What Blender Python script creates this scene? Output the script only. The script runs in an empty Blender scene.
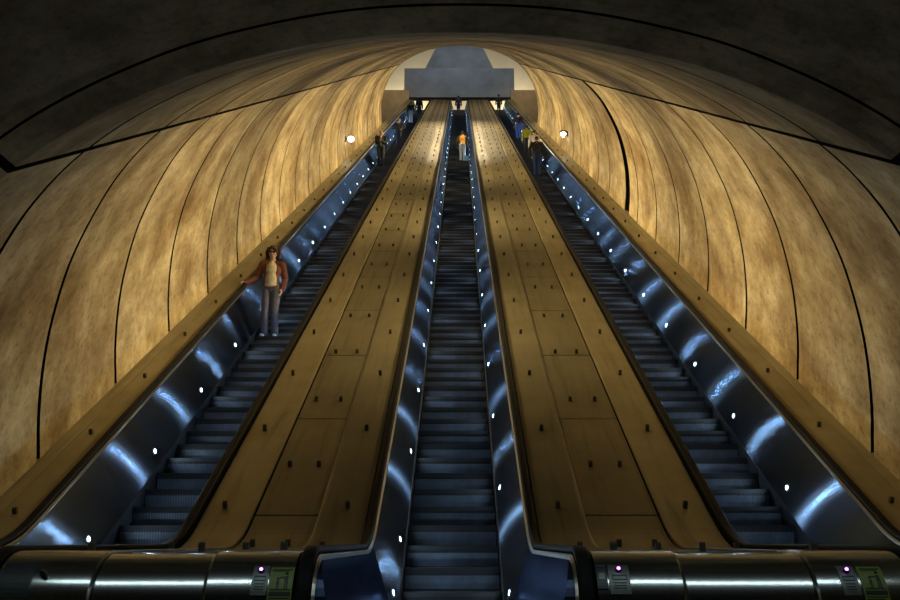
import bpy, bmesh, math, random
from mathutils import Vector, Matrix
random.seed(7)
SC = bpy.context.scene
COL = SC.collection
R = math.radians
TAN = math.tan(R(30)); COS = math.cos(R(30)); SIN = 0.5
CAMZ = 1.05

# ------------------------------------------------------------------ helpers
def link(o, parent=None):
    COL.objects.link(o)
    if parent is not None:
        o.parent = parent
    return o

def tag(o, label=None, cat=None, group=None, kind=None):
    if label: o['label'] = label
    if cat: o['category'] = cat
    if group: o['group'] = group
    if kind: o['kind'] = kind
    return o

def empty(name, loc, rz=0.0):
    o = bpy.data.objects.new(name, None)
    o.empty_display_size = 0.2
    o.location = loc; o.rotation_euler = (0, 0, rz)
    return link(o)

def obj(name, bm, mat, parent=None, smooth=False, off=None):
    """off: subtract this vector from every vertex (mesh given in world, parent sits at off)."""
    me = bpy.data.meshes.new(name)
    if off is not None:
        bmesh.ops.translate(bm, verts=bm.verts, vec=-Vector(off))
    bm.to_mesh(me); bm.free()
    if isinstance(mat, (list, tuple)):
        for m in mat: me.materials.append(m)
    else:
        me.materials.append(mat)
    if smooth:
        for p in me.polygons: p.use_smooth = True
    o = bpy.data.objects.new(name, me)
    return link(o, parent)

def copy_tree(o, parent=None):
    c = o.copy(); COL.objects.link(c)
    c.parent = parent
    for ch in list(o.children):
        copy_tree(ch, c)
    return c

def add_box(bm, cx, cy, cz, sx, sy, sz, rot=None, mi=0):
    vs = []
    for dx in (-.5, .5):
        for dy in (-.5, .5):
            for dz in (-.5, .5):
                v = Vector((dx*sx, dy*sy, dz*sz))
                if rot is not None: v = rot @ v
                vs.append(bm.verts.new(v + Vector((cx, cy, cz))))
    for f in ((0,1,3,2),(4,6,7,5),(0,4,5,1),(2,3,7,6),(0,2,6,4),(1,5,7,3)):
        fa = bm.faces.new([vs[i] for i in f]); fa.material_index = mi
    return vs

def add_prism(bm, poly, axis, a0, a1):
    """poly = 2-D outline; axis 'x' -> outline in (y,z); 'y' -> outline in (x,z)."""
    def P(u, v, a): return (a, u, v) if axis == 'x' else (u, a, v)
    A = [bm.verts.new(P(u, v, a0)) for u, v in poly]
    B = [bm.verts.new(P(u, v, a1)) for u, v in poly]
    n = len(poly)
    bm.faces.new(A); bm.faces.new(B[::-1])
    for i in range(n):
        bm.faces.new((A[i], B[i], B[(i+1) % n], A[(i+1) % n]))
    bmesh.ops.recalc_face_normals(bm, faces=bm.faces)

def add_ball(bm, c, r, seg=16, rings=10, rot=None):
    """r = (rx,ry,rz)"""
    if not isinstance(r, (tuple, list)): r = (r, r, r)
    m = Matrix.Translation(Vector(c))
    if rot is not None: m = m @ rot.to_4x4()
    m = m @ Matrix.Diagonal((r[0], r[1], r[2], 1))
    bmesh.ops.create_uvsphere(bm, u_segments=seg, v_segments=rings, radius=1, matrix=m)

def add_capsule(bm, p0, p1, r0, r1, seg=12):
    p0 = Vector(p0); p1 = Vector(p1)
    d = p1 - p0; L = d.length
    if L < 1e-5:
        add_ball(bm, p0, max(r0, r1)); return
    q = d.to_track_quat('Z', 'Y').to_matrix()
    rings = []
    N = 4
    for i in range(1, N+1):
        a = -math.pi/2 + i*(math.pi/2)/N
        rings.append((r0*math.cos(a), r0*math.sin(a)))
    for i in range(0, N):
        a = i*(math.pi/2)/N
        rings.append((r1*math.cos(a), L + r1*math.sin(a)))
    rows = []
    for rr, zz in rings:
        rows.append([bm.verts.new(p0 + q @ Vector((rr*math.cos(2*math.pi*j/seg), rr*math.sin(2*math.pi*j/seg), zz))) for j in range(seg)])
    b = bm.verts.new(p0 + q @ Vector((0, 0, -r0))); t = bm.verts.new(p0 + q @ Vector((0, 0, L + r1)))
    for j in range(seg):
        k = (j+1) % seg
        bm.faces.new((b, rows[0][k], rows[0][j]))
        bm.faces.new((t, rows[-1][j], rows[-1][k]))
        for i in range(len(rows)-1):
            bm.faces.new((rows[i][j], rows[i][k], rows[i+1][k], rows[i+1][j]))

# ------------------------------------------------------------------ materials
def new_mat(name):
    m = bpy.data.materials.new(name); m.use_nodes = True
    nt = m.node_tree
    b = nt.nodes['Principled BSDF']
    return m, nt, b

def N(nt, t, **kw):
    n = nt.nodes.new(t)
    for k, v in kw.items():
        setattr(n, k, v)
    return n

def ramp(nt, fac, stops):
    r = N(nt, 'ShaderNodeValToRGB')
    cr = r.color_ramp
    while len(cr.elements) < len(stops): cr.elements.new(0.5)
    for e, (p, c) in zip(cr.elements, stops):
        e.position = p; e.color = (c[0], c[1], c[2], 1)
    nt.links.new(fac, r.inputs[0])
    return r.outputs[0]

def mixc(nt, mode, fac, a, b):
    m = N(nt, 'ShaderNodeMix', data_type='RGBA', blend_type=mode)
    if isinstance(fac, (int, float)): m.inputs[0].default_value = fac
    else: nt.links.new(fac, m.inputs[0])
    for s, v in ((6, a), (7, b)):
        if isinstance(v, tuple): m.inputs[s].default_value = (*v, 1)
        else: nt.links.new(v, m.inputs[s])
    return m.outputs[2]

def noise(nt, vec, scale, detail=6, rough=.6, vscale=None):
    if vscale is not None:
        mp = N(nt, 'ShaderNodeMapping'); mp.inputs['Scale'].default_value = vscale
        nt.links.new(vec, mp.inputs[0]); vec = mp.outputs[0]
    n = N(nt, 'ShaderNodeTexNoise')
    n.inputs['Scale'].default_value = scale; n.inputs['Detail'].default_value = detail; n.inputs['Roughness'].default_value = rough
    nt.links.new(vec, n.inputs['Vector'])
    return n.outputs['Fac']

def mat_plain(name, col, rough=.6, metal=0.0, var=.25, scale=20, vscale=None, bump=0.0):
    m, nt, b = new_mat(name)
    tc = N(nt, 'ShaderNodeTexCoord')
    n = noise(nt, tc.outputs['Object'], scale, 5, .6, vscale)
    lo = tuple(c*(1-var) for c in col); hi = tuple(min(1, c*(1+var)) for c in col)
    nt.links.new(ramp(nt, n, ((.3, lo), (.7, hi))), b.inputs['Base Color'])
    b.inputs['Roughness'].default_value = rough; b.inputs['Metallic'].default_value = metal
    if bump:
        bp = N(nt, 'ShaderNodeBump'); bp.inputs['Strength'].default_value = bump; bp.inputs['Distance'].default_value = .01
        nt.links.new(n, bp.inputs['Height']); nt.links.new(bp.outputs[0], b.inputs['Normal'])
    return m

def mat_emit(name, col, strength):
    m, nt, b = new_mat(name)
    b.inputs['Base Color'].default_value = (.8, .8, .8, 1)
    b.inputs['Emission Color'].default_value = (*col, 1); b.inputs['Emission Strength'].default_value = strength
    return m

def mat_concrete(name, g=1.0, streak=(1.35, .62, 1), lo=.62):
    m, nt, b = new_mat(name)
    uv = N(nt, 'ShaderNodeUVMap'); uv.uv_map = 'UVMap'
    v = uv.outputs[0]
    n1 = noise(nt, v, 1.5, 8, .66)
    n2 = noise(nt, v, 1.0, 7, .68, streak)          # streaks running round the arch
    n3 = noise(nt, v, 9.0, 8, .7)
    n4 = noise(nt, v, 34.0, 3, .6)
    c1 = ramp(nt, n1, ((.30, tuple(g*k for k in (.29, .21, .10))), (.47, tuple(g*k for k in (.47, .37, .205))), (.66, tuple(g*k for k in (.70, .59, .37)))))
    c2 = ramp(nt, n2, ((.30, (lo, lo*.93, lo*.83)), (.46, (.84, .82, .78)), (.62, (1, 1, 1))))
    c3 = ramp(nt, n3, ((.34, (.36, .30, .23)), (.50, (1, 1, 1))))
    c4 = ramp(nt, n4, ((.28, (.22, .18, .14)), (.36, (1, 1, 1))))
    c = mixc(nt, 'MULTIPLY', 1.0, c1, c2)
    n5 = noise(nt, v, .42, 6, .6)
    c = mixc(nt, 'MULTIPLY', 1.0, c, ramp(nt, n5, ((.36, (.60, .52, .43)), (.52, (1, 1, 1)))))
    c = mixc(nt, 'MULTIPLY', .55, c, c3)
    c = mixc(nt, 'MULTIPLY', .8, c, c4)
    # every cast ring has its own tone
    sep = N(nt, 'ShaderNodeSeparateXYZ'); nt.links.new(v, sep.inputs[0])
    d = N(nt, 'ShaderNodeMath', operation='SUBTRACT'); d.inputs[1].default_value = 8.5; nt.links.new(sep.outputs[0], d.inputs[0])
    q = N(nt, 'ShaderNodeMath', operation='DIVIDE'); q.inputs[1].default_value = 2.12; nt.links.new(d.outputs[0], q.inputs[0])
    fl = N(nt, 'ShaderNodeMath', operation='FLOOR'); nt.links.new(q.outputs[0], fl.inputs[0])
    wn = N(nt, 'ShaderNodeTexWhiteNoise', noise_dimensions='1D'); nt.links.new(fl.outputs[0], wn.inputs['W'])
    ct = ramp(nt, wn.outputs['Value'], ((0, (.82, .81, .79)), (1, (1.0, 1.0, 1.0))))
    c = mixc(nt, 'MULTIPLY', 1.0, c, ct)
    nt.links.new(c, b.inputs['Base Color'])
    b.inputs['Roughness'].default_value = .78
    b.inputs['Specular IOR Level'].default_value = .25
    bp = N(nt, 'ShaderNodeBump'); bp.inputs['Strength'].default_value = .55; bp.inputs['Distance'].default_value = .03
    ad = N(nt, 'ShaderNodeMath', operation='ADD'); nt.links.new(n3, ad.inputs[0]); nt.links.new(n1, ad.inputs[1])
    nt.links.new(ad.outputs[0], bp.inputs['Height']); nt.links.new(bp.outputs[0], b.inputs['Normal'])
    return m

def mat_deck(name, g):
    m, nt, b = new_mat(name)
    tc = N(nt, 'ShaderNodeTexCoord')
    v = tc.outputs['Object']
    n1 = noise(nt, v, 1.2, 5, .6)
    n2 = noise(nt, v, 1.0, 6, .65, (9, .45, .45))           # scuffs running down the slope
    c = ramp(nt, n1, ((.3, tuple(g*c for c in (.26, .215, .11))), (.7, tuple(g*c for c in (.37, .31, .175)))))
    c = mixc(nt, 'MULTIPLY', .8, c, ramp(nt, n2, ((.30, (.62, .60, .55)), (.46, (1, 1, 1)))))
    nt.links.new(c, b.inputs['Base Color'])
    b.inputs['Metallic'].default_value = .55
    nt.links.new(ramp(nt, n2, ((.3, (.55,)*3), (.7, (.40,)*3))), b.inputs['Roughness'])
    return m

def mat_brushed(name, col, rough, aniso, tangent):
    m, nt, b = new_mat(name)
    tc = N(nt, 'ShaderNodeTexCoord')
    n = noise(nt, tc.outputs['Object'], 1.0, 4, .6, (3, .6, 3))
    lo = tuple(c*.7 for c in col)
    nt.nodes.remove(b)
    b = N(nt, 'ShaderNodeBsdfAnisotropic')
    nt.links.new(ramp(nt, n, ((.3, lo), (.7, col))), b.inputs['Color'])
    b.inputs['Roughness'].default_value = rough
    b.inputs['Anisotropy'].default_value = aniso
    nt.links.new(b.outputs[0], nt.nodes['Material Output'].inputs[0])
    cx = N(nt, 'ShaderNodeCombineXYZ')
    for i in range(3): cx.inputs[i].default_value = tangent[i]
    nt.links.new(cx.outputs[0], b.inputs['Tangent'])
    return m

M = {}
M['concrete'] = mat_concrete('board formed concrete')
M['vault_dark'] = mat_concrete('dark streaked vault concrete', .60, (2.2, .36, 1), .42)  # evenly darker and browner than the wall concrete, with stronger streaks
M['deck'] = mat_deck('bronze deck metal', .60)
M['deck_pale'] = mat_deck('pale bronze deck metal', .98)
M['groove'] = mat_plain('black joint filler', (.004, .0035, .003), .95)
M['groove'].node_tree.nodes['Principled BSDF'].inputs['Specular IOR Level'].default_value = .05
M['panel'] = mat_brushed('brushed balustrade steel', (.18, .24, .335), .262, .79, (0, COS, SIN))
M['panel_v'] = mat_brushed('newel steel', (.05, .065, .115), .33, .0, (0, 0, 1))
M['drum'] = mat_plain('satin stainless steel', (.46, .49, .48), .17, 1.0, .12, 2, (60, 1, 1))
M['ledge'] = mat_plain('stainless trim', (.50, .46, .38), .3, 1.0, .1, 8)
M['skirt'] = mat_plain('dark skirt steel', (.05, .055, .065), .5, .6, .3, 6)
M['rubber'] = mat_plain('black rubber', (.008, .008, .0075), .55, 0, .3, 12)
M['step'] = mat_plain('step aluminium', (.10, .118, .155), .42, .25, .45, 3.0)
M['rubber'].node_tree.nodes['Principled BSDF'].inputs['Specular IOR Level'].default_value = .08
M['nosing'] = mat_plain('black step nosing', (.006, .006, .008), .5)
M['stud'] = mat_plain('dark bronze stud', (.055, .044, .024), .6)
M['lens'] = mat_emit('lamp lens', (.56, .78, 1.0), 30)
M['bezel'] = mat_plain('lamp bezel', (.2, .22, .25), .35, 1.0)
M['floor'] = mat_plain('tile floor', (.03, .02, .016), .6, 0, .3, 3)
M['cream'] = mat_plain('cream coffer plaster', (.62, .56, .44), .8, 0, .08, .6)
M['bluegrey'] = mat_plain('blue grey metal panel', (.20, .22, .255), .6, .1, .25, .5)
M['coffer'] = mat_plain('grey coffered concrete', (.36, .37, .39), .8, 0, .25, .5)
M['brown'] = mat_plain('brown tile', (.26, .19, .10), .6, 0, .2, 1.5)

# ------------------------------------------------------------------ the slope
def make_path(zf, c, zt, r1=1.8, r2=2.5):
    yi = (zf - c)/TAN; yj = (zt - c)/TAN
    t1 = r1*math.tan(R(15)); t2 = r2*math.tan(R(15))
    ya, yb = yi - t1, yi + t1*COS
    yc, yd = yj - t2*COS, yj + t2
    def P(y):
        if y <= ya: return zf, 0.0
        if y < yb:
            a = math.asin((y - ya)/r1); return zf + r1*(1 - math.cos(a)), a
        if y <= yc: return TAN*y + c, R(30)
        if y < yd:
            a = math.asin((yd - y)/r2); return zt - r2 + r2*math.cos(a), a
        return zt, 0.0
    knots = [ya + (yb - ya)*i/8 for i in range(9)] + [yc + (yd - yc)*i/8 for i in range(9)]
    return P, knots
FLAT_DECK = .975
C_DECK = -5.29 + CAMZ
Y_CREST = 77.5
PD, KD = make_path(FLAT_DECK, C_DECK, TAN*Y_CREST + C_DECK)
C_STEP = -6.29 + CAMZ
PS, KS = make_path(0.0, C_STEP, TAN*Y_CREST + C_STEP)
YN, RN = 5.75, .33           # newel centre and radius
Y_END = 82.0

def frames(y0, y1, extra=(), newel=False):
    ys = sorted({round(v, 4) for v in ([y0, y1] + [k for k in KD if y0 < k < y1] + [e for e in extra if y0 < e < y1])})
    fr = [(y, *PD(y)) for y in ys]
    if newel:
        pre = [(YN + .5, FLAT_DECK - 2*RN, math.pi)]
        for i in range(0, 29):
            a = math.pi*(1 - i/28)
            pre.append((YN - RN*math.sin(a), FLAT_DECK - RN + RN*math.cos(a), a))
        fr = pre[:-1] + fr
    return fr

def sweep(bm, sec, fr, caps=True, closed=True):
    """sec: [(x, n)] cross-section; n = distance along the path's normal."""
    rows = []
    for y, z, a in fr:
        rows.append([bm.verts.new((x, y - n*math.sin(a), z + n*math.cos(a))) for x, n in sec])
    k = len(sec)
    for r0, r1 in zip(rows, rows[1:]):
        for i in range(k if closed else k-1):
            j = (i+1) % k
            bm.faces.new((r0[i], r1[i], r1[j], r0[j]))
    if caps and closed:
        bm.faces.new(rows[0]); bm.faces.new(rows[-1][::-1])

def fin(bm):
    bmesh.ops.recalc_face_normals(bm, faces=bm.faces)
    return bm

def on_deck(y, n=0.0):
    z, a = PD(y)
    return Vector((0, y - n*math.sin(a), z + n*math.cos(a))), a

# ------------------------------------------------------------------ tunnel vault
PROF = [(0, .15), (1.0, .085), (2.0, -.15), (2.7, -.44), (3.285, -.775), (3.74, -1.14), (4.10, -1.56), (4.385, -2.05),
        (4.68, -2.80), (4.825, -3.49), (4.88, -4.08), (4.87, -4.71), (4.81, -5.29), (4.75, -6.2), (4.73, -6.9)]
def catmull(pts, n):
    P_ = [(-pts[1][0], pts[1][1])] + pts + [(2*pts[-1][0]-pts[-2][0], 2*pts[-1][1]-pts[-2][1])]
    out = []
    for i in range(1, len(P_)-2):
        for j in range(n):
            t = j/n
            q = []
            for k in (0, 1):
                a, b, c, d = P_[i-1][k], P_[i][k], P_[i+1][k], P_[i+2][k]
                q.append(.5*((2*b) + (-a+c)*t + (2*a-5*b+4*c-d)*t*t + (-a+3*b-3*c+d)*t**3))
            out.append(tuple(q))
    out.append(pts[-1])
    return out
half = catmull(PROF, 6)
arc = [0.0]
for a, b in zip(half, half[1:]): arc.append(arc[-1] + math.dist(a, b))
def prof_at(s):
    for i in range(len(arc)-1):
        if s <= arc[i+1] or i == len(arc)-2:
            t = (s - arc[i])/(arc[i+1]-arc[i])
            x = half[i][0] + t*(half[i+1][0]-half[i][0]); h = half[i][1] + t*(half[i+1][1]-half[i][1])
            dx = half[i+1][0]-half[i][0]; dh = half[i+1][1]-half[i][1]; L = math.hypot(dx, dh)
            return x, h, -dh/L, dx/L          # outward normal
def s_of_x(x):
    i = next(i for i in range(len(half)) if half[i][0] >= x)
    t = (x - half[i-1][0])/(half[i][0] - half[i-1][0])
    return arc[i-1] + t*(arc[i] - arc[i-1])
SG = {-1: s_of_x(3.73), 1: s_of_x(3.66)}
S_END = arc[-1]
GW = .085                                       # groove width
def lean(side, x, h):
    return side*x*(.992 if side > 0 else 1)
Y_T = 7.13
Y_OPEN = 52.2
J0, JD = 8.5, 2.12

def vault(name, side, s0, s1, strips, slope, ns=36, both=False):
    bm = bmesh.new(); uvl = bm.loops.layers.uv.new('UVMap')
    ss = [s0 + (s1-s0)*i/ns for i in range(ns+1)]
    prof = []
    if both:
        for i in range(ns, 0, -1): prof.append((-1, (SG[-1] - GW/2)*i/ns))
        for i in range(ns+1): prof.append((1, (SG[1] - GW/2)*i/ns))
    else:
        prof = [(side, s) for s in ss]
    def pt(sd, s, y, off):
        x, h, nx, nh = prof_at(s)
        X = lean(sd, x + nx*off, h); Z = h + nh*off
        base = TAN*(y if slope else Y_T) + CAMZ
        return (X, y, Z + base)
    for (y0, o0), (y1, o1) in strips:
        A = [bm.verts.new(pt(sd, s, y0, o0)) for sd, s in prof]
        B = [bm.verts.new(pt(sd, s, y1, o1)) for sd, s in prof]
        flat = o0 != o1
        for i in range(len(prof)-1):
            f = bm.faces.new((A[i], A[i+1], B[i+1], B[i]))
            f.smooth = True
            f.material_index = 1 if (o0 > 0 or o1 > 0) else 0
            uv = [(y0, prof[i][0]*prof[i][1]), (y0, prof[i+1][0]*prof[i+1][1]), (y1, prof[i+1][0]*prof[i+1][1]), (y1, prof[i][0]*prof[i][1])]
            for l, c in zip(f.loops, uv): l[uvl].uv = c
    # normals point into the tunnel
    bm.normal_update()
    for f in bm.faces:
        c = f.calc_center_median()
        mid = Vector((0, c.y, TAN*(c.y if slope else Y_T) + CAMZ - 3.5))
        fl = f.normal.dot(mid - c)
        if fl < 0 and f.material_index == 0: f.normal_flip()
    o = obj(name, bm, [M['vault_dark' if both else 'concrete'], M['groove']])
    return tag(o, kind='structure')

def joint_strips(y0, y1, wide=None, offs=0.0):
    out = []; y = y0; k = 0
    for k in range(0, 40):
        j = J0 + JD*k + offs
        if j <= y0 + .2: continue
        if j >= y1 - .2: break
        w = .075; d = .07
        if wide and abs(j - wide) < JD/2: w, d, j = .62, .10, 24.85
        for q in range(3):                                # shorter bands shade better
            pass
        out.append(((y, 0), (j - w/2, 0)))
        out.append(((j - w/2, 0), (j - w/2 + .003, d)))
        out.append(((j - w/2 + .003, d), (j + w/2 - .003, d)))
        out.append(((j + w/2 - .003, d), (j + w/2, 0)))
        y = j + w/2
    out.append(((y, 0), (y1, 0)))
    return out

vault('wall_left', -1, SG[-1] + GW/2, S_END, joint_strips(Y_T, Y_OPEN), True)
vault('wall_right', 1, SG[1] + GW/2, S_END, joint_strips(Y_T, Y_OPEN, wide=25.0, offs=.14), True)
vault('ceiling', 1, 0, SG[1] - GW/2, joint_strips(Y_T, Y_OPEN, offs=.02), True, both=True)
# level vault over the landing, with one open joint ahead of the bend
JH = 6.70
lev = [((-9, 0), (JH - .019, 0)), ((JH - .019, 0), (JH - .016, .07)), ((JH - .016, .07), (JH + .016, .07)), ((JH + .016, .07), (JH + .019, 0)), ((JH + .019, 0), (Y_T, 0))]
vault('wall_left', -1, SG[-1] + GW/2, S_END - 1.7, lev, False)
vault('wall_right', 1, SG[1] + GW/2, S_END - 1.7, lev, False)
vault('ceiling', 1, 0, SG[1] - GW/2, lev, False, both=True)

def groove(name, side):
    bm = bmesh.new()
    def ring(y, slope):
        pts = []
        for s, off in ((SG[side] - GW/2, 0), (SG[side] - GW/2, .08), (SG[side] + GW/2, .08), (SG[side] + GW/2, 0)):
            x, h, nx, nh = prof_at(s)
            pts.append((lean(side, x + nx*off, h), y, h + nh*off + TAN*(y if slope else Y_T) + CAMZ))
        return pts
    rows = [ring(-9, False), ring(Y_T, False)] + [ring(y, True) for y in (20, 36, Y_OPEN)]
    rv = [[bm.verts.new(p) for p in r_] for r_ in rows]
    for a, b in zip(rv, rv[1:]):
        for i in range(3): bm.faces.new((a[i], a[i+1], b[i+1], b[i]))
    tag(obj(name, bm, M['groove']), kind='structure')
groove('trim_1', -1); groove('trim_2', 1)

# floors and closing walls
bm = bmesh.new(); add_box(bm, 0, 0, -.1, 9.9, 18.2, .2); tag(obj('floor', bm, M['floor']), kind='structure')
bm = bmesh.new()
add_prism(bm, [(9.1, -.2), (9.1, -.6), (Y_CREST+6, TAN*(Y_CREST+5) + C_STEP - 3.2), (Y_CREST+6, TAN*Y_CREST + C_STEP - .8), (Y_CREST, TAN*Y_CREST + C_STEP - .8)], 'x', -4.85, 4.85)
tag(obj('floor', bm, M['floor']), kind='structure')
bm = bmesh.new(); add_box(bm, 0, -9.1, 2.6, 10, .2, 5.6); tag(obj('wall_back', bm, M['brown']), kind='structure')

# ------------------------------------------------------------------ escalators
XC = {'left': -3.50, 'middle': -.085, 'right': 3.43}
HW = .80                                     # handrail centre from the escalator's axis
ROOT_Y = 6.0
seams = [9.02 + 1.96*k for k in range(0, 35)]

def side_sec(side, pts): return [(side*x, n) for x, n in pts]

def step_mesh():
    bm = bmesh.new()
    w = 1.03
    add_prism(bm, [(.03, -.225), (.012, -.15), (.004, -.07), (0, -.012), (.008, 0), (.398, 0), (.398, -.225)], 'x', -w/2, w/2)
    n = 32
    for i in range(n):
        x = -w/2 + w*(i + .5)/n
        add_prism(bm, [(.024, -.222), (.004, -.15), (-.004, -.07), (-.008, -.012), (0, .007), (.39, .007), (.39, -.02), (.03, -.02)], 'x', x - .0065, x + .0065)
    for f in bm.faces:
        c = f.calc_center_median()
        if c.z > -.045 and c.y < .05 and f.normal.y < -.2: f.material_index = 1
    q = len(bm.faces)
    add_prism(bm, [(-.012, -.040), (-.012, .008), (.03, .009), (.03, -.04)], 'x', -w/2, w/2)
    bm.faces.ensure_lookup_table()
    for f in bm.faces[q:]: f.material_index = 1
    me = bpy.data.meshes.new('step'); bm.to_mesh(me); bm.free(); me.materials.append(M['step']); me.materials.append(M['nosing'])
    return me
STEP = step_mesh()
NOSE0 = 9.99
def nose(k):
    y = NOSE0 + .4*k
    return y, PS(y)[0]

def light_mesh():
    bm = bmesh.new()
    # an oval lens standing a little proud of the panel, facing +x
    S = 6; a = []; b = []
    for j in range(S):
        t = 2*math.pi*j/S
        a.append(bm.verts.new((.012, .034*math.cos(t), .027*math.sin(t))))
        b.append(bm.verts.new((-.004, .039*math.cos(t), .031*math.sin(t))))
    bm.faces.new(a)
    for j in range(S):
        k = (j+1) % S
        f = bm.faces.new((b[j], b[k], a[k], a[j])); f.material_index = 1
    fin(bm)
    me = bpy.data.meshes.new('balustrade_light'); bm.to_mesh(me); bm.free(); me.materials.append(M['lens']); me.materials.append(M['bezel'])
    return me
LIGHT = light_mesh()
BEAM = bpy.data.lights.new('lamp_beam', 'AREA'); BEAM.shape = 'ELLIPSE'; BEAM.size = .054; BEAM.size_y = .068
BEAM.color = (.56, .79, 1.0); BEAM.energy = 4.4
def bezel_mesh():
    bm = bmesh.new(); S = 18
    o_ = []; i_ = []; o2 = []
    for j in range(S):
        a = 2*math.pi*j/S
        o_.append(bm.verts.new((.006, .050*math.cos(a), .042*math.sin(a))))
        i_.append(bm.verts.new((.006, .038*math.cos(a), .030*math.sin(a))))
        o2.append(bm.verts.new((-.004, .052*math.cos(a), .044*math.sin(a))))
    for j in range(S):
        k = (j+1) % S
        bm.faces.new((o_[j], o_[k], i_[k], i_[j])); bm.faces.new((o2[j], o2[k], o_[k], o_[j]))
    me = bpy.data.meshes.new('bezel'); fin(bm); bm.to_mesh(me); bm.free(); me.materials.append(M['bezel'])
    return me
BEZEL = bezel_mesh()
PAN0, PAN1 = (.532, -.795), (.735, -.035)     # panel foot and head (x, n)

def make_escalator(name):
    root = empty(name, (0, ROOT_Y, 0))
    off = (0, ROOT_Y, 0)
    for sd in (-1, 1):
        # skirt
        bm = bmesh.new()
        sweep(bm, side_sec(sd, [(.525, -1.02), (.525, -.80), (.535, -.795), (.56, -.80), (.56, -1.02)]), frames(YN + .15, Y_END))
        obj('skirt', fin(bm), M['skirt'], root, off=off)
        # inner panels: one run of sheets with open seams
        bm = bmesh.new()
        cuts = [YN] + seams + [Y_END]
        for a, b in zip(cuts, cuts[1:]):
            sec = side_sec(sd, [PAN0, PAN1, (PAN1[0] + .02, PAN1[1]), (PAN0[0] + .02, PAN0[1])])
            q = len(bm.faces)
            sweep(bm, sec, frames(a + .004, b - .004))
            bm.faces.ensure_lookup_table()
            if a == YN:
                for f in bm.faces[q:]: f.material_index = 1
        obj('balustrade_panel', fin(bm), [M['panel'], M['panel_v']], root, off=off)
        # newel cheek: half disc closing the end of the panel
        bm = bmesh.new()
        rr = RN + PAN1[1]
        poly = [(YN + .06, FLAT_DECK - RN - rr)] + [(YN - rr*math.sin(math.pi*i/18), FLAT_DECK - RN - rr*math.cos(math.pi*i/18)) for i in range(19)] + [(YN + .06, FLAT_DECK - RN + rr)]
        add_prism(bm, poly, 'x', sd*.60, sd*(PAN1[0]+.015))
        for v_ in bm.verts:
            if abs(v_.co.x) < .61:
                n_ = v_.co.z - FLAT_DECK; v_.co.x = sd*(PAN0[0] + (PAN1[0]-PAN0[0])*(n_ - PAN0[1])/(PAN1[1]-PAN0[1]) - .004)
        obj('newel_cheek', bm, M['panel_v'], root, off=off)
        # trim ledge under the handrail, round the newel too
        bm = bmesh.new()
        sweep(bm, side_sec(sd, [(.738, -.034), (.738, -.012), (.755, -.002), (.755, -.05)]), frames(YN, Y_END, newel=True))
        obj('handrail_trim', fin(bm), M['ledge'], root, off=off)
        # handrail
        bm = bmesh.new()
        sec = []
        for i in range(14):
            a = 2*math.pi*i/14
            cx_, cn_ = math.cos(a), math.sin(a)
            sec.append((sd*(HW + .044*math.copysign(abs(cx_)**.6, cx_)), .026 + .024*math.copysign(abs(cn_)**.7, cn_)))
        sweep(bm, sec, frames(YN, Y_END, newel=True))
        obj('handrail', fin(bm), M['rubber'], root, smooth=True, off=off)
        # guide track the rubber runs on
        bm = bmesh.new()
        sweep(bm, side_sec(sd, [(.756, -.06), (.756, .004), (.842, .004), (.842, -.06)]), frames(YN, Y_END, newel=True))
        obj('handrail_guide', fin(bm), M['groove'], root, off=off)
        # small lamps let into the panels
        t = .243
        px = PAN0[0] + t*(PAN1[0]-PAN0[0]); pn = PAN0[1] + t*(PAN1[1]-PAN0[1])
        lean_a = math.atan2(PAN1[0]-PAN0[0], PAN1[1]-PAN0[1])
        ys_ = [9.25]; y = 10.11 if sd < 0 else 11.17
        while y < 77:
            ys_.append(y); y += 1.972
        for y in ys_:
            p, a = on_deck(y, pn)
            l = bpy.data.objects.new('balustrade_light', LIGHT); link(l, root)
            m = Matrix.Rotation(a, 3, 'X') @ Matrix.Rotation(sd*(lean_a), 3, 'Y')
            if sd > 0: m = m @ Matrix.Rotation(math.pi, 3, 'Z')
            nrm = m @ Vector((1, 0, 0))
            l.location = Vector((sd*px, p.y - ROOT_Y, p.z)) + nrm*.002
            l.rotation_euler = m.to_euler()
            bz = bpy.data.objects.new('bezel', BEZEL); link(bz, l)
            src = bpy.data.objects.new('lamp_beam', BEAM); link(src, l)
            src.location = (.016, 0, 0); src.rotation_euler = (0, -math.pi/2, 0)
    # steps: the hundred nearest one by one, the rest as one run
    kmax = int((78.5 - NOSE0)/.4)
    for k in range(-6, 94):
        y, z = nose(k)
        s = bpy.data.objects.new('step', STEP); link(s, root)
        s.location = (0, y - ROOT_Y, z)
    bm = bmesh.new()
    for k in range(94, kmax):
        y, z = nose(k)
        add_prism(bm, [(y + .03, z - .225), (y, z - .012), (y + .008, z), (y + .398, z), (y + .398, z - .225)], 'x', -.515, .515)
        q = len(bm.faces)
        add_prism(bm, [(y - .012, z - .04), (y - .012, z + .008), (y + .03, z + .009), (y + .03, z - .04)], 'x', -.515, .515)
        bm.faces.ensure_lookup_table()
        for f in bm.faces[q:]: f.material_index = 1
    o = obj('step_run', bm, [M['step'], M['nosing']], root, off=off)
    tag(o, kind='stuff')
    # landing plate and comb
    bm = bmesh.new(); add_box(bm, 0, 6.35, .012, 1.06, 2.3, .024)
    obj('comb_plate', bm, M['ledge'], root, off=off)
    return root

esc = make_escalator('escalator')
esc.location.x = XC['middle']
tag(esc, 'narrow blue-lit escalator in the middle of the three, its bottom steps open to view', 'escalator', 'escalators rising up the tunnel')
e2 = copy_tree(esc); e2.location.x = XC['left']
e2['label'] = 'escalator by the left tunnel wall, carrying the woman in the red jacket'
e3 = copy_tree(esc); e3.location.x = XC['right']
e3['label'] = 'escalator by the right tunnel wall, with riders seen from behind near its top'

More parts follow.
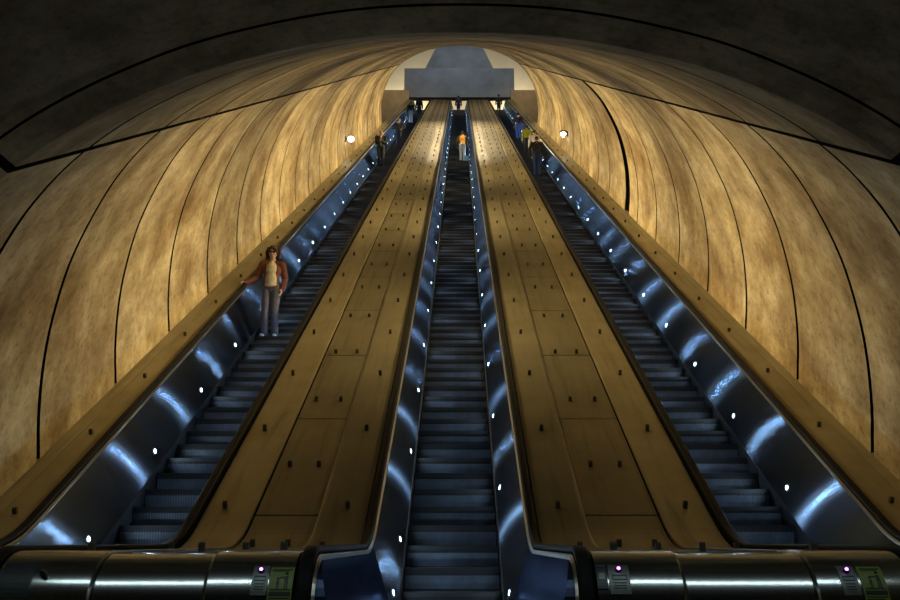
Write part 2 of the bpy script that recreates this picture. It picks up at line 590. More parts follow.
# ------------------------------------------------------------------ decks between and beside the escalators
def stud_mesh():
    bm = bmesh.new()
    add_prism(bm, [(-.02, -.02), (.02, -.02), (.02, .052), (.009, .066), (-.009, .066), (-.02, .052)], 'x', -.021, .021)
    me = bpy.data.meshes.new('stud'); bm.to_mesh(me); bm.free(); me.materials.append(M['stud']); return me
STUD = stud_mesh()
panel_cuts = [Y_ for Y_ in ([7.0] + [9.6 + 2.185*k for k in range(-0, 33)])]

def add_studs(root, rows):
    """rows: [(x, y0)] ; nearest hundred as parts, the rest one part"""
    spots = []
    for x, y0, n in rows:
        y = y0
        while y < 77.5:
            spots.append((y, x, n)); y += 1.735
    spots.sort()
    rl = root.location
    for y, x, n in spots[:100]:
        p, a = on_deck(y, n)
        s = bpy.data.objects.new('stud', STUD); link(s, root)
        s.location = (x - rl.x, p.y - rl.y, p.z - rl.z); s.rotation_euler = (a, 0, 0)
    if spots[100:]:
        bm = bmesh.new()
        for y, x, n in spots[100:]:
            p, a = on_deck(y, n + .04)
            add_box(bm, x, p.y, p.z, .042, .04, .085, Matrix.Rotation(a, 3, 'X'))
        o = obj('stud_run', bm, M['stud'], root, off=rl); tag(o, kind='stuff')

def sheet(sec_top, th=.03):
    return sec_top + [(x, n - th) for x, n in reversed(sec_top)]

def median(name, xl, xr, flip):
    """deck from xl to xr (handrail centres); flip mirrors which strip is the broad one"""
    a, b = xl + .05, xr - .05
    root = empty(name, ((a+b)/2, ROOT_Y, 0)); off = root.location.copy()
    w = b - a
    wl, wr = (.545, .49) if not flip else (.49, .545)
    s1, s2 = a + wl, b - wr
    bm = bmesh.new(); sweep(bm, sheet([(a, -.06), (a + .02, -.03), (s1 - .03, .02), (s1, .016)]), frames(YN, Y_END, newel=True))
    obj('deck_strip', fin(bm), M['deck_pale' if not flip else 'deck'], root, off=off)
    bm = bmesh.new(); sweep(bm, sheet([(s2, .016), (s2 + .03, .02), (b - .02, -.03), (b, -.06)]), frames(YN, Y_END, newel=True))
    obj('deck_strip', fin(bm), M['deck' if not flip else 'deck_pale'], root, off=off)
    bm = bmesh.new()
    for y0, y1 in zip(panel_cuts, panel_cuts[1:] + [Y_END]):
        sweep(bm, sheet([(s1 + (.028 if not flip else .012), 0), (s2 - (.012 if not flip else .028), 0)]), frames(y0 + .011, y1 - .011))
    obj('deck_panel', fin(bm), M['deck'], root, off=off)
    bm = bmesh.new(); sweep(bm, sheet([(s1 - .02, -.022), (s2 + .02, -.022)]), frames(YN + .1, Y_END))
    obj('deck_backing', fin(bm), M['groove'], root, off=off)
    # thin bright joint strip beside the middle escalator
    xs = (s2 - .010, s2 + .004) if not flip else (s1 - .004, s1 + .010)
    bm = bmesh.new(); sweep(bm, sheet([(xs[0], .018), (xs[1], .018)], .012), frames(YN + .4, Y_END))
    obj('joint_strip', fin(bm), M['ledge'], root, off=off)
    # rounded stainless front: three drum covers
    for (d0, d1, up) in ((a, s1 + .02, .02), (s1 + .02, s2 - .02, .004), (s2 - .02, b, .02)):
        bm = bmesh.new()
        fr = [f for f in frames(YN, YN + .32, newel=True)]
        sweep(bm, sheet([(d0, up - .012), (d0 + .012, up), (d1 - .012, up), (d1, up - .012)], .03), fr)
        o = obj('drum_cover', fin(bm), M['drum'], root, off=off)
        for p in o.data.polygons: p.use_smooth = True
        es = o.modifiers.new('Edge', 'EDGE_SPLIT'); es.split_angle = R(25)
    m = s1 - wl/2 - (.05 if not flip else .0); m2 = s2 + wr/2 + .02
    c = (s1 + s2)/2
    add_studs(root, [(m, 6.28, .004), (m2, 6.28, .004), (c - .165, 7.12, 0), (c + .165, 7.12, 0)])
    return root, a, b, s1, s2

dl, la, lb, ls1, ls2 = median('escalator_deck', XC['left'] + HW, XC['middle'] - HW, False)
tag(dl, 'studded bronze deck between the left and middle escalators, rounded steel front', 'deck', 'decks between the escalators')
dr, ra, rb, rs1, rs2 = median('escalator_deck', XC['middle'] + HW, XC['right'] - HW, True)
tag(dr, 'studded bronze deck between the middle and right escalators, rounded steel front', 'deck', 'decks between the escalators')

def outer(name, side, xh):
    x0, x1 = abs(xh) + .05, 4.79
    root = empty(name, (side*(x0+x1)/2, ROOT_Y, 0)); off = root.location.copy()
    xm = x1 - .13
    bm = bmesh.new(); sweep(bm, sheet(side_sec(side, [(x0, -.035), (x0 + .02, -.004), (xm, .012)])), frames(YN, Y_END, newel=True))
    obj('deck_strip', fin(bm), M['deck_pale'], root, off=off)
    bm = bmesh.new(); sweep(bm, sheet(side_sec(side, [(xm + .006, .02), (x1 - .0, .045), (x1 + .05, .045)])), frames(YN, Y_END))
    obj('wall_flashing', fin(bm), M['deck_pale'], root, off=off)
    add_studs(root, [(side*((x0 + xm)/2 + .03), 6.16 if side < 0 else 6.36, .002)])
    return root
ol = outer('escalator_deck', -1, XC['left'] - HW)
tag(ol, 'narrow studded bronze deck along the foot of the left tunnel wall', 'deck', 'decks along the walls')
orr = outer('escalator_deck', 1, XC['right'] + HW)
tag(orr, 'narrow studded bronze deck along the foot of the right tunnel wall', 'deck', 'decks along the walls')

# controls and signs on the rounded fronts
M['plate'] = mat_plain('control plate', (.14, .155, .14), .4, .7)
M['blackplate'] = mat_plain('black plate', (.02, .025, .025), .4)
M['signgreen'] = mat_plain('yellow green sign', (.15, .19, .015), .45, 0, .08, 6)
M['ink'] = mat_plain('sign ink', (.008, .012, .008), .5)
M['button'] = mat_emit('violet lamp', (.55, .12, 1.0), 9)
M['buttonring'] = mat_plain('button ring', (.03, .01, .04), .4)
def drum_pt(x, ang, r):
    """ang: 0 = top of the drum, 90 = front"""
    a = R(ang)
    return Vector((x, YN - r*math.sin(a), FLAT_DECK - RN + r*math.cos(a)))
def drum_patch(bm, x0, x1, a0, a1, r, th=.006, n=8, mi=0):
    top = []; bot = []
    for i in range(n+1):
        a = a0 + (a1-a0)*i/n
        top.append([bm.verts.new(drum_pt(x, a, r)) for x in (x0, x1)])
        bot.append([bm.verts.new(drum_pt(x, a, r - th)) for x in (x0, x1)])
    for i in range(n):
        bm.faces.new((top[i][0], top[i][1], top[i+1][1], top[i+1][0]))
        bm.faces.new((bot[i][0], bot[i+1][0], bot[i+1][1], bot[i][1]))
        bm.faces.new((top[i][0], top[i+1][0], bot[i+1][0], bot[i][0]))
        bm.faces.new((top[i][1], bot[i][1], bot[i+1][1], top[i+1][1]))
    bm.faces.new((top[0][0], bot[0][0], bot[0][1], top[0][1]))
    bm.faces.new((top[n][0], top[n][1], bot[n][1], bot[n][0]))
RD = RN + .02
def control(root, x0, x1, a0=42, a1=72, bare=False):
    off = root.location.copy()
    bm = bmesh.new(); drum_patch(bm, x0, x1, a0, a1, RD + .008); fin(bm)
    p = obj('control_panel', bm, M['plate'], root, off=off)
    xc = (x0 + x1)/2
    bm = bmesh.new()
    ctr = drum_pt(xc, a0 + 6, RD + .009)
    add_ball(bm, ctr, (.019, .019, .019), 14, 8); obj('button_ring', bm, M['buttonring'], p, off=off)
    bm = bmesh.new(); add_ball(bm, ctr + Vector((0, -.012, .009)), (.010, .010, .010), 12, 8); obj('indicator_light', bm, M['button'], p, off=off)
    bm = bmesh.new()                       # key slot outline and lines of small print
    w = x1 - x0
    drum_patch(bm, x0 + .18*w, x1 - .18*w, a0 + 11.5, a0 + 12.6, RD + .0095, .003, 2)
    drum_patch(bm, x0 + .18*w, x1 - .18*w, a0 + 15.6, a0 + 16.6, RD + .0095, .003, 2)
    drum_patch(bm, x0 + .14*w, x0 + .18*w, a0 + 11.5, a0 + 16.6, RD + .0095, .003, 2)
    drum_patch(bm, x1 - .18*w, x1 - .14*w, a0 + 11.5, a0 + 16.6, RD + .0095, .003, 2)
    for q in range(3):
        drum_patch(bm, x0 + .2*w, x1 - .2*w, a0 + 19 + 2.6*q, a0 + 19.9 + 2.6*q, RD + .0092, .003, 2)
    obj('plate_marking', fin(bm), M['ink'], p, off=off)
    return p
def safety_sign(root, x0, x1, a0=43, a1=88):
    off = root.location.copy()
    bm = bmesh.new(); drum_patch(bm, x0, x1, a0, a1, RD + .007); fin(bm)
    p = obj('safety_sign', bm, M['signgreen'], root, off=off)
    w = x1 - x0; bm = bmesh.new()
    def bar(u0, u1, v0, v1): drum_patch(bm, x0 + u0*w, x0 + u1*w, a0 + v0, a0 + v1, RD + .0085, .003, 3)
    bar(0, 1, -1.5, .5)                    # dark head bar
    bar(.08, .92, 3.0, 4.2); bar(.12, .80, 5.0, 5.8)
    # adult and child on a step
    def dot(u, v, r): add_ball(bm, drum_pt(x0 + u*w, a0 + v, RD + .006), (r, .004, r), 10, 6)
    dot(.72, 8.3, .011); bar(.64, .80, 10.4, 16); bar(.65, .71, 16, 23); bar(.74, .80, 16, 23); bar(.44, .64, 11.4, 12.9)
    dot(.38, 13.4, .009); bar(.32, .44, 15.0, 19); bar(.33, .37, 19, 23); bar(.40, .44, 19, 23)
    bar(.08, .92, 23.2, 24.4)
    bar(.05, .95, 25.6, 29.6)
    bar(.05, .95, 31.0, 31.9); bar(.05, .80, 33.2, 34.0); bar(.05, .88, 35.4, 36.2); bar(.05, .6, 37.6, 38.4)
    obj('sign_pictogram', fin(bm), M['ink'], p, off=off)
    return p
control(dl, lb - .245, lb - .155); safety_sign(dl, lb - .148, lb - .012)
off = dl.location.copy()
bm = bmesh.new(); drum_patch(bm, la + .03, la + .22, 38, 74, RD + .006); o_ = obj('cover_plate', fin(bm), M['blackplate'], dl, off=off)
bm = bmesh.new(); c0 = drum_pt(la + .28, 52, RD); add_capsule(bm, c0, c0 + Vector((0, -.03, .022)), .022, .016); obj('key_switch', bm, M['blackplate'], dl, off=off)
control(dr, ra + .082, ra + .200, 41, 71)
off = dr.location.copy()
bm = bmesh.new(); drum_patch(bm, ra + .012, ra + .072, 41, 66, RD + .008); obj('cover_plate', fin(bm), M['blackplate'], dr, off=off)
bm = bmesh.new(); drum_patch(bm, ra + .012, ra + .072, 41, 43, RD + .011); drum_patch(bm, ra + .025, ra + .06, 50, 57, RD + .010); obj('cover_plate_rim', fin(bm), M['plate'], dr, off=off)
control(dr, rb - .42, rb - .325); safety_sign(dr, rb - .306, rb - .17, 42, 80)

# ------------------------------------------------------------------ upper hall
YS = 84.0
def cam_ray(px, py):
    p = math.radians(14.68)
    u, v = (px - 460)/920, (300 - py)/920
    d = Vector((u, math.cos(p) - v*math.sin(p), math.sin(p) + v*math.cos(p)))
    return d
def hall_pt(px, py, Y):
    d = cam_ray(px, py); t = Y/d.y
    return d.x*t, d.z*t + CAMZ
x0, z1 = hall_pt(404.5, 68.3, YS); x1, z0 = hall_pt(514.5, 97.2, YS)
bm = bmesh.new(); add_box(bm, (x0+x1)/2, YS + .4, (z0+z1)/2, x1 - x0, .8, z1 - z0)
b_ = obj('overhead_bulkhead', bm, M['bluegrey']); 
for sd in (-1, 1):
    bm = bmesh.new(); add_box(bm, sd*5.25, YS + .4, (z0 + TAN*Y_CREST + C_STEP)/2, .25, .6, z0 - (TAN*Y_CREST + C_STEP)); obj('support_post', bm, M['bluegrey'], b_)
tag(b_, 'wide blue-grey bulkhead spanning above the tops of the escalators', 'bulkhead')
YB = 88.0
bm = bmesh.new()
q = [hall_pt(424.5, 69.5, YB), hall_pt(438.5, 43, YB), hall_pt(480.5, 43, YB), hall_pt(494, 69.5, YB)]
add_prism(bm, q, 'y', YB, YB + .6)
tag(obj('ceiling', bm, M['coffer']), kind='structure')
bm = bmesh.new(); add_box(bm, 0, 90.5, (z0 + 38)/2, 10.6, .3, z0 + 1 - 38); tag(obj('wall_far', bm, M['brown']), kind='structure')  # dark wall added so the gap under the bulkhead reads dim
bm = bmesh.new(); add_box(bm, 0, 93, 50, 26, .3, 24); tag(obj('wall_far', bm, M['cream']), kind='structure')
for sd in (-1, 1):
    xa, zt_ = hall_pt(460 + sd*52, 90, 81.5)
    bm = bmesh.new(); add_box(bm, sd*7.9, 81.7, (zt_ + 34)/2, 5.9, .4, zt_ - 34)
    tag(obj('wall_left' if sd < 0 else 'wall_right', bm, M['brown']), kind='structure')
zt_land = TAN*Y_CREST + C_STEP
bm = bmesh.new(); add_box(bm, 0, 88.2, zt_land - .15, 26, 9.2, .3); tag(obj('floor', bm, M['floor']), kind='structure')

# ------------------------------------------------------------------ wall lamps
M['white'] = mat_emit('white globe', (1, .93, .75), 14)
M['iron'] = mat_plain('dark iron', (.02, .018, .015), .5, .4)
def wall_x(side, h):
    best = min(range(len(half)), key=lambda i: abs(half[i][1] - h) + (10 if half[i][0] < 3 else 0))
    return lean(side, half[best][0], h)
def wall_lamp(side, y, h, label, globe):
    X = wall_x(side, h); z = TAN*y + CAMZ + h
    root = empty('wall_lamp', (X, y, z)); off = root.location.copy()
    tag(root, label, 'lamp')
    bm = bmesh.new(); add_box(bm, X - side*.02, y, z, .05, .14, .22)
    add_capsule(bm, (X - side*.03, y, z + .02), (X - side*.20, y, z + .02), .02, .02); obj('bracket', bm, M['iron'], root, off=off)
    if globe:
        bm = bmesh.new(); add_ball(bm, (X - side*.26, y, z), (.13, .13, .115), 20, 12); obj('globe', bm, M['white'], root, True, off=off)
    else:
        bm = bmesh.new()
        add_prism(bm, [(-.17, .06), (.17, .06), (.10, .13), (-.10, .13)], 'y', y - .12, y + .12)
        bmesh.ops.translate(bm, verts=bm.verts, vec=(X - side*.22, 0, z)); obj('hood', bm, M['iron'], root, off=off)
        bm = bmesh.new(); add_ball(bm, (X - side*.22, y, z + .02), (.13, .11, .06), 16, 10); add_ball(bm, (X - side*.22, y, z - .09), (.05, .05, .07), 12, 8)
        obj('bulb', bm, M['white'], root, True, off=off)
wall_lamp(-1, 36.0, -4.30, 'round white glowing lamp on the left tunnel wall', True)
wall_lamp(1, 38.0, -4.30, 'small hooded white lamp on the right tunnel wall', False)

# ------------------------------------------------------------------ people
def soft(o, voxel, smooth=4):
    m = o.modifiers.new('Remesh', 'REMESH'); m.mode = 'VOXEL'; m.voxel_size = voxel; m.use_smooth_shade = True
    s = o.modifiers.new('Smooth', 'SMOOTH'); s.factor = .5; s.iterations = smooth
    return o
def cloth(name, col, rough=.85):
    k = 'cloth ' + name
    if k not in M: M[k] = mat_plain(k, col, rough, 0, .25, 14, None, .2)
    return M[k]
M['skin'] = mat_plain('skin', (.46, .27, .18), .55, 0, .08, 10)
M['lip'] = mat_plain('lips', (.35, .10, .09), .5)
M['glass'] = mat_plain('dark lenses', (.008, .008, .01), .12)

def hand(bm, wrist, d, up, side, curl, sc=1.0):
    """palm + five fingers. d: along the hand, up: back of the hand, side: towards the thumb."""
    d = Vector(d).normalized(); side = Vector(side); side = (side - d*side.dot(d)).normalized()
    back = d.cross(side)
    if back.dot(Vector(up)) < 0: back = -back
    w = Vector(wrist)
    kn = w + d*.085*sc
    for t in (-.028, -.009, .010, .028):
        add_capsule(bm, w + side*t*.6*sc + d*.015*sc, kn + side*t*sc, .015*sc, .0125*sc, 8)
    for t, L in ((.030, .068), (.010, .078), (-.010, .072), (-.029, .055)):
        p = kn + side*t*1.08*sc; dd = d.copy()
        for j, f in enumerate((.45, .32, .23)):
            ang = curl*(.55 + .35*j)
            dd = (Matrix.Rotation(ang, 3, side) @ dd) if (Matrix.Rotation(ang, 3, side) @ d).dot(back) < 0 else (Matrix.Rotation(-ang, 3, side) @ dd)
            q = p + dd*L*f*sc
            add_capsule(bm, p, q, .0088*sc, .0080*sc, 8); p = q
    p = w + d*.022*sc + side*.026*sc
    q = p + (d*.55 + side*.75 - back*.25).normalized()*.040*sc
    add_capsule(bm, p, q, .0125*sc, .0105*sc, 8)
    add_capsule(bm, q, q + (d*.85 + side*.30 - back*.3).normalized()*.034*sc, .010*sc, .0085*sc, 8)

def person(k_step, x, yoff, label, face, height, spec, group=None):
    """spec: dict of colours and pose; local frame faces -y, z up, 1.72 m tall before scaling."""
    y, z = nose(k_step)
    root = empty('person', (x, y + yoff, z + .008), face)
    tag(root, label, 'person', group)
    g = height*1.07/1.72
    root.scale = (g, g, g)
    vx = spec.get('voxel', .012)
    LH = spec.get('lhand'); RH = spec.get('rhand')            # wrists, local (l = +x side)
    def elbow(sh, wr, bend):
        sh = Vector(sh); wr = Vector(wr); dv = wr - sh; L = dv.length
        u, f = .285, .255
        L = min(L, u + f - .002)
        a = (u*u - f*f + L*L)/(2*L); hgt = math.sqrt(max(0, u*u - a*a))
        n = dv.normalized(); b = Vector(bend); b = (b - n*b.dot(n)).normalized()
        return sh + n*a + b*hgt, sh + n*L
    shw = spec.get('shoulder', .178)
    shoulders = {1: Vector((shw, .01, 1.405)), -1: Vector((-shw, .01, 1.405))}
    arms = {}
    for sd, W in ((1, LH), (-1, RH)):
        e, w_ = elbow(shoulders[sd], W, spec.get('bend', (sd*.35, .8, -.3)) if not isinstance(spec.get('bend'), dict) else spec['bend'][sd])
        arms[sd] = (shoulders[sd], e, w_)
    fx = spec.get('feet', ((-.085, 0.0), (.085, 0.0)))
    legs = {}
    for sd, (ax, ay) in ((-1, fx[0]), (1, fx[1])):
        legs[sd] = (Vector((sd*.088, .01, .90)), Vector((sd*.07 + (ax - sd*.085)*.5 + sd*.01, ay*.5 - .02, .49)), Vector((ax, ay + .02, .085)))
    # --- body
    bm = bmesh.new()
    add_capsule(bm, (0, .015, 1.42), (0, .0, 1.54), .056, .050)
    add_ball(bm, (0, -.005, 1.622), (.073, .092, .098)); add_ball(bm, (0, -.032, 1.572), (.052, .058, .058))   # skull, jaw
    add_capsule(bm, (0, -.093, 1.622), (0, -.110, 1.592), .009, .013, 8)                                        # nose
    for sd in (-1, 1):
        add_ball(bm, (sd*.075, .0, 1.607), (.011, .020, .030))
        add_ball(bm, (sd*.040, -.066, 1.590), (.022, .020, .020))
    add_ball(bm, (0, 0, 1.27), (.135, .085, .20)); add_ball(bm, (0, 0, 1.02), (.125, .085, .15))
    for sd in (-1, 1):
        s_, e_, w_ = arms[sd]
        add_capsule(bm, (sd*.05, .01, 1.40), s_, .06, .052); add_capsule(bm, s_, e_, .046, .037); add_capsule(bm, e_, w_, .036, .025)
        hd = (w_ - e_).normalized()
        hd = Vector(spec.get('hdir', {}).get(sd, hd))
        hand(bm, w_, hd, spec.get('hup', {}).get(sd, (sd, 0, .2)), spec.get('hside', {}).get(sd, (0, -1, .1)), spec.get('curl', .45))
        h_, k_, a_ = legs[sd]
        add_capsule(bm, h_, k_, .076, .054); add_capsule(bm, k_, a_, .052, .036)
        add_capsule(bm, a_ + Vector((0, .02, -.035)), a_ + Vector((sd*.015, -.13, -.05)), .032, .026)
    soft(obj('body', bm, M['skin'], root), spec.get('bvoxel', vx), 3)
    # --- trousers
    bm = bmesh.new()
    add_ball(bm, (0, .005, .965), (.162, .112, .125))
    lw = spec.get('leg', 1.0)
    for sd in (-1, 1):
        h_, k_, a_ = legs[sd]
        add_capsule(bm, h_ + Vector((0, 0, .02)), k_, .098*lw, .070*lw); add_capsule(bm, k_, a_ + Vector((0, .0, -.012)), .070*lw, spec.get('hem', .062)*lw)
    soft(obj('trousers', bm, cloth(*spec['trousers']), root), vx)
    # --- shoes
    for sd in (-1, 1):
        a_ = legs[sd][2]; bm = bmesh.new()
        add_capsule(bm, a_ + Vector((0, .035, -.043)), a_ + Vector((sd*.012, -.08, -.048)), .041, .040)
        add_capsule(bm, a_ + Vector((sd*.012, -.08, -.048)), a_ + Vector((sd*.02, -.145, -.055)), .040, .030)
        soft(obj('shoe', bm, cloth(*spec['shoes']), root), max(.010, vx))
    # --- top
    def torso(bm, t, hem):
        add_ball(bm, (0, .005, 1.28), (.158 + t, .104 + t, .165)); add_ball(bm, (0, .0, 1.12), (.140 + t, .100 + t, .16))
        add_ball(bm, (0, .005, hem + .08), (.150 + t, .106 + t, .10))
        for sd in (-1, 1):
            add_capsule(bm, (sd*.06, .012, 1.40), shoulders[sd], .062 + t*.5, .062 + t)
    def sleeves(bm, t, full=True):
        for sd in (-1, 1):
            s_, e_, w_ = arms[sd]
            add_capsule(bm, s_, e_, .066 + t, .057 + t)
            if full: add_capsule(bm, e_, e_ + (w_ - e_)*.93, .057 + t, .046 + t)
    if spec.get('jacket'):
        bm = bmesh.new()
        torso(bm, .012, spec.get('jhem', .90)); sleeves(bm, .008)
        add_capsule(bm, (-.05, .035, 1.475), (.05, .035, 1.475), .035, .035)
        o = soft(obj('jacket', bm, cloth(*spec['jacket']), root), vx)
        if spec.get('open'):
            bm = bmesh.new(); wv = spec['open']
            add_ball(bm, (0, -.048, 1.29), (wv, .085, .155)); add_ball(bm, (0, -.052, 1.10), (wv*1.02, .078, .17)); add_ball(bm, (0, -.04, .985), (wv*1.12, .082, .07))
            add_capsule(bm, (0, -.03, 1.42), (0, -.05, 1.36), .045, .06)
            soft(obj('shirt', bm, cloth(*spec['shirt']), root), vx)
    else:
        bm = bmesh.new(); torso(bm, 0, .92)
        if spec.get('sleeve'):
            b2 = bmesh.new(); sleeves(b2, 0); soft(obj('sleeves', b2, cloth(*spec['sleeve']), root), vx)
        else: sleeves(bm, 0)
        soft(obj('top', bm, cloth(*spec['shirt']), root), vx)
    # --- hair
    bm = bmesh.new()
    style = spec.get('hair_style', 'short')
    if style == 'curly':
        rnd = random.Random(3)
        add_ball(bm, (0, .022, 1.655), (.112, .100, .100))
        for i in range(70):
            a = rnd.uniform(0, 2*math.pi); e = rnd.uniform(-.35, 1.3)
            p = Vector((math.cos(a)*math.cos(e)*.122, math.sin(a)*math.cos(e)*.105 + .02, 1.645 + math.sin(e)*.108))
            if p.y < -.045 and p.z < 1.675: continue
            add_ball(bm, p, rnd.uniform(.022, .034), 8, 6)
        for sd in (-1, 1):
            for zz in (1.61, 1.575, 1.54): add_ball(bm, (sd*(.108 - (1.60 - zz)*.1), .025, zz), .038, 8, 6)
    elif style == 'long':
        add_ball(bm, (0, .014, 1.645), (.088, .098, .092)); add_capsule(bm, (0, .075, 1.62), (0, .105, 1.40), .075, .06)
    elif style == 'bald':
        add_ball(bm, (0, .035, 1.62), (.080, .078, .06))
    else:
        add_ball(bm, (0, .018, 1.650), (.082, .094, .082)); add_ball(bm, (0, .045, 1.61), (.078, .062, .07))
    soft(obj('hair', bm, cloth(*spec['hair']), root), .009, 2)
    # --- face
    for sd in (-1, 1):
        bm = bmesh.new(); add_ball(bm, (sd*.030, -.084, 1.622), (.013, .010, .009), 10, 8)
        obj('eye', bm, M['glass'], root, True)
    bm = bmesh.new(); add_ball(bm, (0, -.087, 1.560), (.024, .010, .008), 10, 8); obj('lips', bm, M['lip'], root, True)
    if spec.get('glasses'):
        bm = bmesh.new()
        for sd in (-1, 1):
            add_ball(bm, (sd*.035, -.098, 1.622), (.031, .008, .022), 14, 8)
            add_capsule(bm, (sd*.062, -.092, 1.628), (sd*.082, .0, 1.630), .004, .004, 6)
        add_capsule(bm, (-.012, -.102, 1.626), (.012, -.102, 1.626), .005, .005, 6)
        obj('sunglasses', bm, M['glass'], root, True)
    return root

def step_at(py):
    z = 5.65*920/(py - 48)
    y = (z + 1.6)/1.1137
    return int(math.floor((y - NOSE0)/.4))
def x_at(px, py):
    return (px - 460)/920*(5.65*920/(py - 48))
DN = {1: (.25, -.06, .86), -1: (-.25, -.06, .86)}

person(step_at(334), -3.78, .17, 'woman with curly dark hair, red-brown jacket and white shoes, hand on the handrail', 0, 1.74, dict(
    lhand=(.205, -.02, .92), rhand=(-.45, -.12, 1.02), bend={1: (.25, .9, -.2), -1: (-.1, .4, -1)},
    hdir={-1: (-.55, -.80, -.06), 1: (-.15, -.25, -1)}, hup={-1: (0, 0, 1), 1: (1, 0, 0)}, hside={-1: (.8, -.55, 0), 1: (0, -1, 0)}, curl=.42,
    trousers=('slate jeans', (.075, .075, .10)), shoes=('white trainers', (.8, .8, .8)), jacket=('red brown jacket', (.115, .032, .018)), jhem=.88, open=.112,
    shirt=('cream shirt', (.55, .47, .30)), hair=('dark brown hair', (.035, .018, .010)), hair_style='curly', glasses=True, voxel=.0095, bvoxel=.007,
    feet=((-.095, -.02), (.10, .0)), hem=.072, leg=1.02))
SUIT = ('black suit', (.012, .012, .014)); NAVY = ('navy cloth', (.015, .02, .045)); CHAR = ('charcoal cloth', (.022, .020, .018)); BLK = ('black shoes', (.01, .01, .01))
DKH = ('black hair', (.012, .009, .007))
person(step_at(166), x_at(380.5, 166), .2, 'balding man in a dark suit riding down with his hands clasped in front', 0, 1.84, dict(
    shoulder=.20,
    lhand=(.05, -.20, 1.13), rhand=(-.05, -.20, 1.15), bend={1: (.45, .7, -.6), -1: (-.45, .7, -.6)}, hdir={1: (-1, -.25, .1), -1: (1, -.25, .1)},
    hup={1: (0, -1, 0), -1: (0, -1, 0)}, hside={1: (0, 0, 1), -1: (0, 0, 1)},
    trousers=SUIT, shoes=BLK, jacket=SUIT, jhem=.86, open=.045, shirt=('pale shirt', (.35, .30, .24)), hair=('grey brown hair', (.05, .035, .022)), hair_style='bald'))
person(step_at(144.5), x_at(398.5, 144.5), .2, 'fair-haired person in dark clothes reaching for the rail behind the man in a suit', 0, 1.66, dict(
    lhand=(.20, -.12, 1.0), rhand=(-.42, -.10, 1.05), bend={1: (1, .3, -.3), -1: (-.1, .4, -1)},
    trousers=NAVY, shoes=BLK, shirt=CHAR, hair=('fair hair', (.28, .17, .07)), hair_style='long'))
person(step_at(122.5), x_at(410.5, 122.5), .2, 'person in a dark top and pale trousers high on the left escalator', 0, 1.70, dict(
    lhand=DN[1], rhand=DN[-1], trousers=('pale trousers', (.42, .42, .44)), shoes=BLK, shirt=CHAR, hair=DKH))
person(step_at(118.0), x_at(419, 118.0), .2, 'person in dark navy clothes nearest the top of the left escalator', math.pi, 1.76, dict(
    lhand=DN[1], rhand=DN[-1], trousers=NAVY, shoes=BLK, jacket=NAVY, shirt=NAVY, hair=DKH))
p6 = person(step_at(160), x_at(462.5, 160), .2, 'person in an orange-yellow vest, dark sleeves and pale trousers on the middle escalator', math.pi, 1.58, dict(
    lhand=(.24, -.05, .90), rhand=(-.50, -.12, 1.03), bend={1: (.6, .6, -.2), -1: (-.1, .4, -1)},
    trousers=('light jeans', (.22, .27, .36)), shoes=BLK, shirt=('orange yellow cloth', (.62, .32, .06)), sleeve=CHAR, hair=DKH, hair_style='short'))
person(step_at(113.5), x_at(458.5, 113.5), .2, 'person in dark blue clothes at the top of the middle escalator', math.pi, 1.66, dict(
    lhand=DN[1], rhand=DN[-1], trousers=NAVY, shoes=BLK, jacket=('blue coat', (.02, .025, .10)), shirt=NAVY, hair=DKH))
person(step_at(173), x_at(537, 173), .2, 'person in a dark hooded jacket and jeans, lowest rider on the right escalator', math.pi, 1.78, dict(
    lhand=(.23, -.10, .92), rhand=(-.27, -.10, .92), bend={1: (1, .5, 0), -1: (-1, .5, 0)},
    trousers=('dark jeans', (.02, .03, .06)), shoes=BLK, jacket=('dark brown jacket', (.022, .016, .011)), shirt=CHAR, hair=DKH, shoulder=.20))
person(step_at(162), x_at(534.5, 162), .2, 'person in a pale shirt just ahead of the dark hooded jacket on the right escalator', math.pi, 1.72, dict(
    lhand=DN[1], rhand=(-.38, -.15, 1.04), bend={1: (.6, .6, -.2), -1: (-.1, .4, -1)}, trousers=NAVY, shoes=BLK, shirt=('pale shirt cloth', (.48, .44, .36)), hair=DKH))
person(step_at(153.5), x_at(527.5, 153.5), .2, 'person in a yellow-green jacket on the right escalator', math.pi, 1.62, dict(
    lhand=DN[1], rhand=DN[-1], trousers=CHAR, shoes=BLK, jacket=('yellow green jacket', (.34, .36, .03)), shirt=CHAR, hair=DKH))
person(step_at(138), x_at(518.5, 138), .2, 'person in a black top and bright blue jeans on the right escalator', math.pi, 1.70, dict(
    lhand=DN[1], rhand=(-.42, -.15, 1.04), bend={1: (.6, .6, -.2), -1: (-.1, .4, -1)}, trousers=('blue jeans', (.03, .07, .30)), shoes=BLK, shirt=SUIT, hair=DKH))
person(step_at(113), x_at(499, 113), .2, 'person in dark clothes highest on the right escalator under the bulkhead', math.pi, 1.72, dict(
    lhand=DN[1], rhand=DN[-1], trousers=CHAR, shoes=BLK, jacket=CHAR, shirt=CHAR, hair=DKH))

# a shiny bag in the hand of the rider in orange
bm = bmesh.new()
add_prism(bm, [(-.085, 0), (.085, 0), (.095, .26), (.075, .31), (-.075, .31), (-.095, .26)], 'y', -.05, .05)
M['bagblue'] = mat_plain('pale blue bag', (.15, .32, .50), .3, .1)
bag = empty('shopping_bag', (0, 0, 0))
obj('bag_body', bm, M['bagblue'], bag)
bm = bmesh.new()
hp = [Vector((-.06 + .12*i/8, 0, .30 + .16*math.sin(math.pi*i/8))) for i in range(9)]
for a_, b__ in zip(hp, hp[1:]): add_capsule(bm, a_, b__, .008, .008, 6)
obj('bag_handle', bm, M['iron'], bag)
yk, zk = nose(step_at(160))
bag.location = (p6.location.x + .205, p6.location.y - .05, zk + .01)
tag(bag, 'pale blue bag beside the person in the orange-yellow vest', 'bag')

